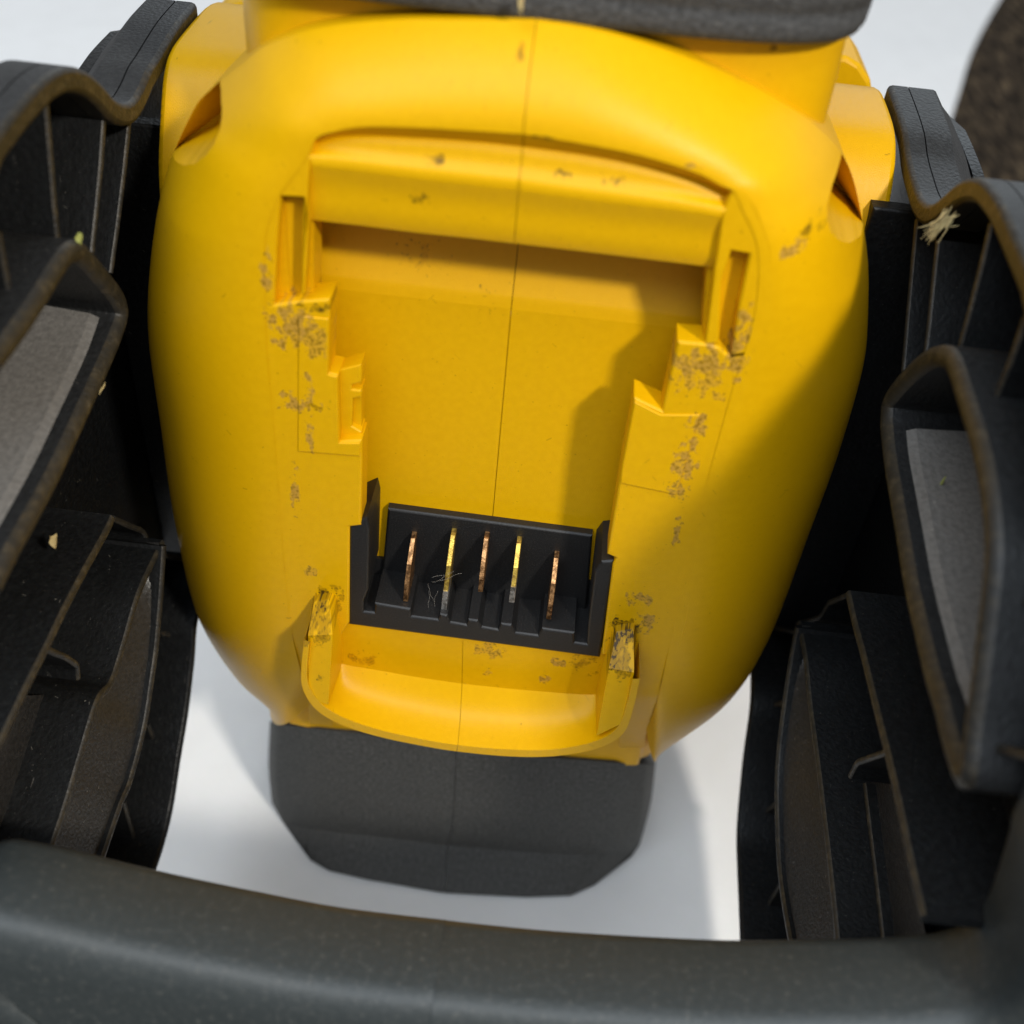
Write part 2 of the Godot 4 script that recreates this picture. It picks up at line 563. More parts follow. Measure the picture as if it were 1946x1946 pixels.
func build_housing(tool_: Node3D) -> void:
	var in_l := v3([0.24,55.48,0, -6.88,55.13,0, -14.1,54.7,0, -20.16,54.07,0, -23.8,53.04,0, -26.42,51.63,0, -28.14,48.33,0, -31.96,42.59,0, -33.97,36.3,0, -34.59,27.97,0, -35.02,18.84,0, -34.97,4.66,0, -35.06,-12.24,0, -35.17,-31.52,0, -34.7,-45.13,0, -33.43,-57.18,0, -33.9,-71.83,-5])
	var out_l := v3([0.5,66.23,-9, -9.8,65.26,-9, -18.25,64.04,-10, -28.32,61.6,-11, -35.47,57.97,-13, -40.18,53.97,-15, -45.61,48.84,-18, -49.84,43.9,-21, -57.23,30.79,-27, -62.77,14.24,-31, -65.55,0.03,-33, -66.37,-17.85,-34, -67.04,-43.34,-34, -65.01,-69.73,-32, -57.49,-86.22,-29, -48.43,-91.03,-24, -48.78,-97.71,-24])
	var in_r := v3([0.24,55.48,0, 7.49,55.1,0, 14.78,54.45,0, 21.78,53.13,0, 25.45,51.8,0, 27.43,50.97,0, 29,48.7,0, 32.01,43.83,0, 33.59,36.91,0, 33.94,30.21,0, 33.53,20.67,0, 33.36,6.16,0, 33.46,-5.92,0, 33.62,-21.39,0, 34.2,-35.65,0, 34.56,-51.49,0, 34.97,-66.44,-5])
	var out_r := v3([0.5,66.23,-9, 8.66,65.71,-9, 19.59,63.18,-11, 28.69,59.84,-13, 35.24,56.51,-15, 39.31,53.77,-17, 43.7,49.75,-20, 48.61,42.99,-24, 54.84,30.24,-29, 58.71,19.27,-32, 61,9.22,-33, 62.17,-7.97,-34, 62.1,-26.31,-34, 61.02,-58.89,-32, 55.92,-77.55,-29, 43.35,-90.49,-24, 42.8,-95.84,-24])
	in_l[0].x = -0.05; out_l[0].x = -0.05; in_r[0].x = 0.05; out_r[0].x = 0.05
	var steep := [0.55, 0.55, 0.55, 0.58, 0.62, 0.7, 0.8, 0.9, 0.965, 0.975, 0.975, 0.975, 0.97, 0.96, 0.94, 0.92, 0.9]
	var bite_l := flat(v3([-44.47,50.96,-12, -42.63,50.59,-12, -41.44,49.41,-12, -41.29,47.88,-12, -42.07,45.93,-12, -43.77,43.83,-12, -45.94,41.87,-12, -48.42,40.09,-12, -51.58,38.04,-12, -58.72,32.83,-12, -55.66,51.71,-12]))
	var bite_r := flat(v3([45.73,48.99,-16, 43.88,48.77,-16, 42.22,47.88,-16, 41.49,46.46,-16, 41.73,44.99,-16, 42.72,43.26,-16, 44.42,41.43,-16, 47.17,39.2,-16, 49.41,37.79,-16, 51.48,36,-16, 59.49,37.02,-16, 55.17,50.11,-16]))
	obj("rear_cover_half", cover_half(in_l, out_l, steep, bite_l, -27.0, false), M.yellow, tool_)
	obj("rear_cover_half", cover_half(in_r, out_r, steep, bite_r, -34.0, true), M.yellow, tool_)

	# the stop block above the bay: an arched step, a rounded ledge and a face, one moulding per half
	for side in 2:
		var st := begin()
		var up: PackedVector3Array
		var low: PackedVector3Array
		var ledge: PackedVector3Array
		var face: PackedVector3Array
		if side == 0:
			up = v3([0.24,55.48,0, -6.88,55.13,0, -14.1,54.7,0, -20.16,54.07,0, -23.8,53.04,0, -26.42,51.63,0])
			low = v3([0.15,52.8,-2.4, -7.04,52.73,-2.4, -14.44,52.35,-2.4, -20.65,51.91,-2.4, -24.36,51.27,-2.4, -26.88,50.28,-2.4])
			ledge = v3([-0.29,48.98,-1.6, -6.75,49,-1.6, -13.29,49.01,-1.6, -19.84,49.17,-1.6, -23.98,49.26,-1.6, -27.43,49.28,-1.6])
			face = v3([-0.11,39.34,-2, -6.3,39.35,-2, -13.15,39.28,-2, -20.01,39.37,-2, -24.35,39.38,-2, -28.11,39.39,-2])
			up[0].x = -0.05; low[0].x = -0.05; ledge[0].x = -0.05; face[0].x = -0.05
		else:
			up = v3([0.24,55.48,0, 7.49,55.1,0, 14.78,54.45,0, 21.78,53.13,0, 25.45,51.8,0, 27.43,50.97,0])
			low = v3([0.15,52.8,-2.4, 7.69,52.63,-2.4, 15.15,52.1,-2.4, 22.26,51.02,-2.4, 25.95,49.94,-2.4, 27.64,49.41,-2.4])
			ledge = v3([-0.29,48.98,-1.6, 7.02,48.76,-1.6, 13.89,48.72,-1.6, 20.06,48.73,-1.6, 24.19,48.65,-1.6, 26.82,48.53,-1.6])
			face = v3([-0.11,39.34,-2, 7.38,39.33,-2, 14.57,39.29,-2, 21.04,39.24,-2, 24.63,39.21,-2, 27.5,39.18,-2])
			up[0].x = 0.05; low[0].x = 0.05; ledge[0].x = 0.05; face[0].x = 0.05
		var u := curve(up, 8)
		var l := curve(low, 8)
		var g := curve(ledge, 8)
		var f := curve(face, 8)
		loft(st, [u, l], false, side == 1)
		var soft := []
		for i in 13:
			var t := i / 12.0
			var row := PackedVector3Array()
			for j in l.size():
				# from the foot of the step out over the rounded ledge and down the face
				var p: Vector3 = l[j].lerp(g[j], minf(t * 2.0, 1.0)).lerp(f[j], maxf(t * 2.0 - 1.0, 0.0))
				row.append(p + Vector3(0, 0, 1.0 * exp(-((t - 0.5) / 0.13) ** 2) + (0.5 if t > 0.05 and t < 0.95 else 0.0)))
			soft.append(row)
		loft(st, soft, false, side == 1)
		loft(st, [soft[12], shifted(soft[12], Vector3(0, 0.6, -18))], false, side == 1)
		obj("stop_block", st, M.yellow, tool_)

	# the bay floor with its sloping head, one half each side of the parting line
	for side in 2:
		var st := begin()
		var xs := [-33.5, -26.0, -0.06] if side == 0 else [0.06, 26.0, 33.5]
		var rows := []
		for r in [[40.0, -15.6], [33.5, -15.2], [31.8, -14.6], [26.5, -11.9], [25.2, -11.3], [23.5, -11.0], [-24.0, -11.0], [-46.0, -11.0]]:
			rows.append(PackedVector3Array([Vector3(xs[0], r[0], r[1]), Vector3(xs[1], r[0], r[1]), Vector3(xs[2], r[0], r[1])]))
		loft(st, [rows[0], rows[1]], false, false)
		loft(st, dense([rows[1], rows[2], rows[3], rows[4], rows[5]], 3))
		loft(st, [rows[5], rows[6], rows[7]])
		# side wall and the blind end of the groove along the parting line
		var wx: float = -31.5 if side == 0 else 31.5
		loft(st, [PackedVector3Array([Vector3(wx, 42, -2.5), Vector3(wx, -46, -2.5)]), PackedVector3Array([Vector3(wx, 42, -17), Vector3(wx, -46, -17)])])
		obj("bay_floor", st, M.yellow_inner, tool_)
	var gap := begin()
	front_slab(gap, [-1.0, 22.0, 0, -1.0, -70.0, 0, 1.0, -70.0, 0, 1.0, 22.0, 0], -11.5, -13.0, 0.0)
	front_slab(gap, [-1.2, 72.0, 0, -1.2, 32.0, 0, 1.2, 32.0, 0, 1.2, 72.0, 0], -16.0, -18.0, 0.0)
	obj("parting_line", gap, M.yellow, tool_)

	# rails: stepped tongues that overhang the floor
	var rl := begin()
	front_slab(rl, [-26.42,51.63,0, -28.07,49.76,0, -30.28,47,0, -33.32,43.32,0, -28.3,43.63,0, -27.98,40.18,0, -27.07,49.17,0], -0.12, -10, 0.3, [0, 1, 2, 3])
	front_slab(rl, [-27.07,49.17,0, -27.98,40.18,0, -28.3,43.63,0, -28.82,36.15,0, -29.36,28.48,0, -28.9,28.63,0, -27.91,38.64,0], -0.12, -10, 0.3, [1])
	front_slab(rl, [-31.33,43.56,0, -33.68,43.13,0, -35.66,36.09,0, -36.34,27.74,0, -36.47,24.24,0, -33.33,26.41,0, -32.47,34.89,0], -0.12, -9, 0.4, [0, 1, 2, 3, 4])
	front_slab(rl, [-33.33,26.41,0, -36.47,24.24,0, -36.77,18.6,0, -36.82,4.39,0, -37.03,-12.55,0, -37.27,-31.88,0, -36.91,-45.52,0, -26.4,-45.42,0, -23.99,-39.59,0, -23.38,-15.52,0, -21.41,-14.84,0, -21.02,0.5,0, -21.07,3.47,0, -24.58,2.74,0, -24.47,15.41,0, -25.89,15.6,0, -25.23,28.43,0, -29.41,27.53,0], -0.12, -5, 0.4, [0, 1, 2, 3, 4, 5, 6])
	front_slab(rl, [-33.75,41.66,-4, -27.56,42.41,-4, -28.33,24.21,-4, -35.05,22.87,-4], -2.6, -8, 0.0)
	front_slab(rl, [-24.97,15.1,-1.6, -21.27,16.67,-1.6, -21.22,14.95,-1.6, -21.32,13.39,-1.6, -22.78,12.6,-1.6, -22.8,11.81,-1.6, -21.34,11.82,-1.6, -21.36,10.62,-1.6, -22.67,10.04,-1.6, -22.94,4.68,-1.6, -21.45,3.85,-1.6, -21.49,1.41,-1.6, -25.39,0.83,-1.6], -1.8, -5.2, 0.25)
	front_slab(rl, [-23.45,13.56,-2.6, -21.5,14.22,-2.6, -21.66,2.73,-2.6, -23.87,2.09,-2.6], -3.0, -5.0, 0.0)
	front_slab(rl, [-29.9,25.15,0.05, -25.48,25.21,0.05, -25.97,15.43,0.05, -24.54,15.25,0.05, -24.66,2.56,0.05, -21.31,3.05,0.05, -21.35,0.38,0.05, -31.32,-0.14,0.05], 0.12, -1, 0.15)
	obj("left_rail", rl, M.yellow, tool_)
	var rr := begin()
	front_slab(rr, [27.01,51.07,0, 28.25,51.5,0, 30.85,48.93,0, 33.63,44.04,0, 31.17,42.65,0, 28.78,43.04,0, 26.87,43.18,0, 26.51,48.25,0], -0.12, -10, 0.3, [0, 1, 2, 3, 5])
	front_slab(rr, [26.87,43.18,0, 28.78,43.04,0, 28.39,38.18,0, 29.95,28.8,0, 28.14,28.2,0, 27.16,39.3,0], -0.12, -10, 0.3, [0, 3])
	front_slab(rr, [31.17,42.65,0, 33.63,44.04,0, 35.26,37.13,0, 35.66,30.45,0, 34.98,27.55,0, 32.14,26.53,0, 31.49,34.4,0], -0.12, -9, 0.4, [0, 1, 2, 3])
	front_slab(rr, [24.29,28.03,0, 28.14,28.2,0, 30.12,27.94,0, 32.16,26.44,0, 34.98,27.55,0, 35.66,30.45,0, 35.17,20.9,0, 35.09,6.43,0, 35.28,-5.62,0, 35.54,-21.06,0, 36.23,-35.29,0, 28.23,-41.43,0, 22.51,-39.96,0, 21.35,-17.2,0, 21.63,-15.4,0, 20.13,-14.79,0, 19.74,3.23,0, 19.7,17.55,0, 24.12,15.87,0], -0.12, -5, 0.4, [3, 4, 5, 6, 7, 8, 9, 10])
	front_slab(rr, [26.01,41.72,-4, 32.76,41.94,-4, 36.21,23.4,-4, 28.67,22.36,-4], -2.6, -8, 0.0)
	front_slab(rr, [24.08,15.17,0.25, 19.86,16.99,0.25, 19.87,3.46,0.25, 20.13,1.12,0.25, 29.13,0.09,0.25, 29.74,15.99,0.25], 0.12, -1, 0.15)
	obj("right_rail", rr, M.yellow, tool_)

	# dirty latch posts at the foot of the rails
	for side in 2:
		var st := begin()
		var t: PackedVector3Array
		var f: PackedVector3Array
		var b: PackedVector3Array
		if side == 0:
			t = v3([-29.87,-33.31,1.2, -27.09,-32.28,1.2, -25.5,-35.61,6.5, -29.95,-36.69,6.5])
			b = v3([-30.13,-52.19,8, -26.55,-53.85,8])
		else:
			t = v3([24.17,-31.85,1.2, 26.96,-30.52,1.2, 27.94,-36.08,6.5, 23.43,-35.76,6.5])
			b = v3([23.62,-53.28,8, 27.84,-48.63,8])
		gid += 1
		quad(st, t[0], t[1], t[2], t[3])
		gid += 1
		quad(st, t[3], t[2], b[1], b[0])
		var bk := [t[0] + Vector3(-0.6, 0.3, -4), t[1] + Vector3(0.6, 0.3, -4), b[1] + Vector3(0.8, 0, -14), b[0] + Vector3(-0.8, 0, -14)]
		gid += 1
		quad(st, t[1], t[0], bk[0], bk[1])
		gid += 1
		tri(st, t[1], bk[1], t[2])
		tri(st, t[2], bk[1], bk[2])
		tri(st, t[2], bk[2], b[1])
		gid += 1
		tri(st, t[0], t[3], bk[0])
		tri(st, t[3], bk[3], bk[0])
		tri(st, t[3], b[0], bk[3])
		gid += 1
		quad(st, b[0], b[1], bk[2], bk[3])
		obj("latch_post", st, M.yellow, tool_)

	# the scoop below the terminals: back wall, sloping floor and thin rim, one moulding per half
	var rim := curve(v3([-30.22,-36.02,8, -31.31,-46.32,8, -30.79,-51.54,8, -28.52,-56.13,8, -24.13,-59.47,8, -17.09,-61.71,8, -8.97,-62.93,8, -2.04,-63.39,8, 7.27,-63.03,8, 15.23,-61.58,8, 21.93,-58.71,8, 26.43,-55.16,8, 28.56,-50.86,8, 29.05,-43.92,8, 28.92,-35.81,8]), 8)
	var lipin := curve(v3([-29.32,-36.56,8, -30.22,-45.82,8, -29.55,-50.23,8, -27.36,-54.32,8, -23.27,-57.35,8, -16.58,-59.62,8, -8.71,-60.87,8, -1.93,-61.35,8, 7.11,-60.87,8, 14.82,-59.48,8, 21.1,-56.72,8, 25.21,-53.45,8, 27.2,-49.54,8, 27.74,-43.41,8, 27.75,-36.03,8]), 8)
	var crease := curve(v3([-30.76,-46.86,-1.5, -29.6,-48.15,-1.5, -28.34,-49.44,-1.5, -26.88,-51.17,-1.5, -25.71,-53.12,-1.5, -18.78,-53.73,-1.5, -10.6,-54.42,-1.5, -2.62,-54.67,-1.5, 5.75,-54.54,-1.5, 13.87,-54.12,-1.5, 20.93,-53.59,-1.5, 23.46,-52.78,-1.5, 24.57,-50.51,-1.5, 25.13,-47.28,-1.5, 25.78,-44.86,-1.5]), 8)
	var head := curve(v3([-30.03,-36.77,-1, -28.86,-36.57,-1, -27.5,-36.33,-1, -25.85,-36.05,-1, -24.94,-38,-1, -18.64,-38.31,-1, -10.88,-38.66,-1, -3.11,-38.87,-1, 4.63,-38.79,-1, 12.38,-38.85,-1, 19.19,-39.22,-1, 22.06,-39,-1, 23,-38.82,-1, 23.95,-38.65,-1, 24.89,-38.48,-1]), 8)
	var under := PackedVector3Array()
	for p in rim:
		under.append(Vector3(p.x * 0.97, p.y + 1.5, -16.0))
	var cut := 7 * 8
	for side in 2:
		var st := begin()
		var rows := []
		for c in [head, crease, lipin, rim, under]:
			var r: PackedVector3Array = c.slice(0, cut + 1) if side == 0 else c.slice(cut)
			r[cut if side == 0 else 0].x += -0.04 if side == 0 else 0.04
			rows.append(r)
		loft(st, [rows[0], rows[1]])
		var mid := PackedVector3Array()
		for j in rows[1].size():
			mid.append(rows[1][j].lerp(rows[2][j], 0.55) + Vector3(0, -1.2, -1.6))
		loft(st, dense([rows[1], mid, rows[2]], 5))
		loft(st, [rows[2], rows[3]])
		loft(st, [rows[3], rows[4]])
		obj("scoop", st, M.yellow, tool_)

	# neck below the cover, above the bumper
	var nk := begin()
	var prof := []
	for y in [-36.0, -93.5]:
		prof.append(v3([-45.4, y, -60, -46.0, y, -30, -45.6, y, -21, -42.5, y, -17.2, -38.0, y, -15.2, 0, y, -14.2, 34.0, y, -15.2, 37.5, y, -17.2, 41.6, y, -21, 42.2, y, -30, 41.5, y, -60]))
	loft(nk, [curve(prof[0], 4), curve(prof[1], 4)])
	# webs that close the wall between the cover and the scoop
	loft(nk, [curve(v3([34.36,-32.24,-0.15, 34.48,-46.27,-0.2, 34.84,-51.95,-0.4, 35.46,-69.53,-6.2, 37.41,-83.01,-13]), 4), curve(v3([25.91,-38.78,-0.15, 27.22,-47.88,-0.4, 28.3,-55.41,-1.5, 30.47,-72.5,-7, 32.05,-84.09,-13]), 4)])
	loft(nk, [curve(v3([-35.46,-43.96,-0.15, -34.19,-53.15,-0.2, -33.63,-57.38,-0.4, -34.44,-75.23,-6.2, -36.41,-89.26,-13]), 4), curve(v3([-27.75,-43.32,-0.15, -28.1,-52.26,-0.4, -28.56,-58.9,-1.5, -29.86,-75.73,-7, -31.33,-89.03,-13]), 4)])
	obj("lower_neck", nk, M.yellow, tool_)

	# yellow bosses that carry the side guards
	for side in 2:
		var st := begin()
		var poly: PackedVector2Array
		if side == 0:
			poly = PackedVector2Array([Vector2(-34, -40), Vector2(-34.5, 18), Vector2(-36.5, 27), Vector2(-40.5, 34), Vector2(-44, 39.3), Vector2(-47, 41.6), Vector2(-52, 42.8), Vector2(-72, 43.2), Vector2(-80, 40), Vector2(-80, -40)])
			side_slab(st, rounded(poly), -62.5, -38, 1.0, true)
		else:
			poly = PackedVector2Array([Vector2(-46, -40), Vector2(-44.5, 18), Vector2(-45, 27), Vector2(-48, 33), Vector2(-51, 36.5), Vector2(-55, 39), Vector2(-60, 40), Vector2(-74, 40.4), Vector2(-80, 38), Vector2(-80, -40)])
			side_slab(st, rounded(poly), 61.5, 38, 1.0, true)
		obj("guard_boss", st, M.yellow, tool_)
		var rb := begin()
		if side == 0:
			front_slab(rb, [-50, 5, 0, -50, 35.5, 0, -64, 35, 0, -68, 33.8, 0, -71.5, 31, 0, -73, 27, 0, -73, 5, 0], -97, -116, 1.0)
		else:
			front_slab(rb, [48, 5, 0, 48, 38, 0, 59, 37.6, 0, 62, 36.4, 0, 65, 33.5, 0, 67, 29, 0, 67, 5, 0], -97, -116, 1.0)
		obj("far_boss", rb, M.yellow, tool_)

	# handle root and rubber grip
	var root := begin()
	var rr2 := []
	for s in [[50.0, 1.0, 0.0], [58.0, 1.0, 0.0], [64.0, 0.995, 0.0], [66.5, 0.985, 0.0]]:
		rr2.append(ring(42.6 * s[1], 26.5 * s[1], -40.0, s[0]))
	loft(root, rr2, true)
	obj("handle_root", root, M.yellow, tool_)
	var grip := begin()
	var gr := []
	for s in [[65.6, 0.985], [65.9, 1.012], [66.8, 1.022], [68.8, 1.026], [69.4, 1.018], [70.0, 1.03], [72.5, 1.034], [73.6, 1.03], [74.2, 1.012], [75.0, 1.022], [90.0, 1.03], [112.0, 1.02], [112.0, 0.1]]:
		gr.append(ring(42.9 * s[1], 29.6 * s[1], -40.0, s[0]))
	loft(grip, gr, true)
	obj("rubber_grip", grip, M.rubber, tool_)

	# bumper foot, two halves
	var top := v3([-54.96,-127.62,-40, -49.23,-105.88,-24, -44.83,-96.39,-17, -35.57,-92.69,-14.4, -23.46,-91.56,-13.6, -3.44,-92.02,-13, 18.03,-91.87,-13.6, 32.21,-91.9,-14.4, 39.29,-94.75,-17, 43.09,-104.35,-24, 46.94,-125.18,-40])
	var mid2 := v3([-57.08,-147.92,-41, -51.39,-127.48,-25, -47.26,-122.1,-18, -36.75,-120.28,-14.5, -23.74,-120.63,-13.6, -3.17,-120.92,-13, 19.76,-120.97,-13.6, 35.3,-118.27,-14.5, 41.74,-118.95,-18, 44.78,-125.75,-25, 48.81,-143.32,-41])
	var line := v3([-58.6,-170.7,-43, -51.54,-145.44,-25, -46.86,-141.21,-19, -36.17,-135.63,-15, -24.02,-134.38,-14.4, -3.82,-133.81,-14, 20.22,-132.69,-14.4, 35.11,-131.03,-15, 41.65,-135.52,-19, 45.12,-140.69,-25, 50.07,-162.05,-43])
	var toe := v3([-40.59,-140.4,-14.61, -39.66,-140.4,-11.74, -37.74,-140.4,-9.19, -32.6,-140.4,-6.97, -22.48,-140.4,-5.88, -3.52,-140.4,-4.85, 16.91,-140.4,-6.42, 27.98,-140.4,-8.31, 33.8,-140.4,-11.95, 38.36,-140.4,-16.51, 43.04,-140.4,-21.18])
	var rows := []
	for r in [top, mid2, line]:
		rows.append(r)
	var tl := toe
	var sole := PackedVector3Array()
	for p in tl:
		sole.append(Vector3(p.x * 0.96, -141.6, p.z - 2.0))
	for side in 2:
		var st := begin()
		var c := 5
		var parts := []
		for r in [rows[0], rows[1], rows[2], tl, sole]:
			var q: PackedVector3Array = r.slice(0, c + 1) if side == 0 else r.slice(c)
			q[c if side == 0 else 0].x += -0.07 if side == 0 else 0.07
			parts.append(q)
		var inn := PackedVector3Array()
		for p in parts[0]:
			inn.append(Vector3(p.x * 0.96, p.y + 0.3, p.z - 4.0))
		loft(st, [inn, parts[0]])
		loft(st, dense([parts[0], parts[1], parts[2]], 4))
		loft(st, [parts[2], parts[3]])
		loft(st, [parts[3], parts[4]])
		var back0 := shifted(parts[0], Vector3(0, 0, -45))
		obj("bumper_foot", st, M.foot, tool_)
	var core := begin()
	front_slab(core, [-38, -80, 0, 34, -80, 0, 36, -110, 0, 28, -141.4, 0, -30, -141.4, 0, -40, -110, 0], -24, -85, 1.0)
	obj("bumper_core", core, M.foot, tool_)


func build_core(tool_: Node3D) -> void:
	# dark motor housing behind the yellow cover
	var st := begin()
	front_slab(st, [-70, -60, 0, -52, -66, 0, 52, -72, 0, 70, -66, 0, 72, 10, 0, 56, 28, 0, -58, 28, 0, -72, 10, 0], -52, -110, 2.0)
	obj("motor_housing", st, M.black, tool_)


func build_terminals(tool_: Node3D) -> void:
	var st := begin()
	front_slab(st, [-24.09,-40.34,-0.4, -23.47,-15.53,-0.4, -22.37,-14.39,-0.4, -20.49,-13.01,-0.4, -20.06,-15.35,-0.4, -20.39,-30.36,-0.4, -21.28,-33.79,-0.4, -21.31,-36.44,-0.4, -19.39,-36.38,-0.4, -19.28,-33.86,-0.4, -12.79,-34.25,-0.4, -12.57,-36.17,-0.4, -7.77,-36.18,-0.4, -7.44,-34.71,-0.4, -6.1,-34.76,-0.4, -5.46,-36.48,-0.4, -2.57,-36.68,-0.4, -2.26,-35.21,-0.4, -0.54,-35.19,-0.4, 0.31,-36.73,-0.4, 3.2,-36.93,-0.4, 3.66,-35.29,-0.4, 5.57,-35.24,-0.4, 6.49,-37.21,-0.4, 10.52,-37.2,-0.4, 11.1,-35.25,-0.4, 17.02,-35.33,-0.4, 17.33,-38,-0.4, 19.55,-38.03,-0.4, 19.21,-33.81,-0.4, 18.56,-19.2,-0.4, 19.43,-16.91,-0.4, 21.4,-16.33,-0.4, 22.37,-41.19,-0.4], -0.4, -10.8, 0.4)
	front_slab(st, [-18.46,-18.63,-9.2, 17.91,-19.26,-9.2, 19.49,-42.77,-9.2, -19.93,-41.53,-9.2], -9.2, -10.9, 0.4)
	front_slab(st, [-23.19,-32.31,-10, 20.85,-31.84,-10, 21.62,-49.39,-10, -24.44,-48.36,-10], -10.2, -10.95, 0.0)
	var block := obj("terminal_block", st, M.term, tool_)
	# five contact blades, standing out of the back plate along the way the battery slides in
	var tops := v3([-13.5,-23.18,-8.5, -6.39,-21.26,-8.5, -0.58,-21.09,-8.5, 5.26,-21.3,-8.5, 12.18,-23.81,-8.5])
	var ends := v3([-14.04,-34.44,-2.2, -7.06,-36.31,-2.2, -0.59,-29.66,-2.2, 5.09,-31.14,-2.2, 12.07,-34.65,-2.2])
	var mats := [["copper", "copper"], ["brass", "steel"], ["copper", "copper"], ["brass", "steel"], ["copper", "copper"]]
	for i in 5:
		var x := (tops[i].x + ends[i].x) * 0.5
		var lean := (tops[i].x - ends[i].x) * 0.35
		var y1 := tops[i].y
		var y0 := ends[i].y
		var h := y1 - y0
		var outline := [Vector2(y1, -10.5), Vector2(y1 - 0.4, -7.6), Vector2(y1 - h * 0.3, -4.0), Vector2(y1 - h * 0.62, -2.2), Vector2(y0 + 0.5, -1.9), Vector2(y0, -2.4), Vector2(y0, -10.5)]
		var b := begin()
		var split := 3
		var blade := begin()
		_blade(blade, outline, x, lean, y1, y0, 0.85)
		var o := obj("contact_blade", blade, M[mats[i][0]], block)
		if mats[i][1] != mats[i][0]:
			var tip := begin()
			_blade(tip, [Vector2(y1 - h * 0.62, -6.0), Vector2(y1 - h * 0.60, -2.05), Vector2(y0 + 0.4, -1.72), Vector2(y0 - 0.1, -2.3), Vector2(y0 - 0.1, -6.0)], x, lean, y1, y0, 1.0)
			obj("contact_tip", tip, M[mats[i][1]], block)


func _blade(st: SurfaceTool, outline: Array, x: float, lean: float, y1: float, y0: float, t: float) -> void:
	var poly := PackedVector2Array()
	for q in outline:
		poly.append(Vector2(q.y, q.x))
	slab(st, poly, t / 2, -t / 2, 0.15, func(q: Vector2, h: float): return Vector3(x + lean * (q.y - (y1 + y0) * 0.5) / (y1 - y0) * 2.0 + h, q.y, q.x))


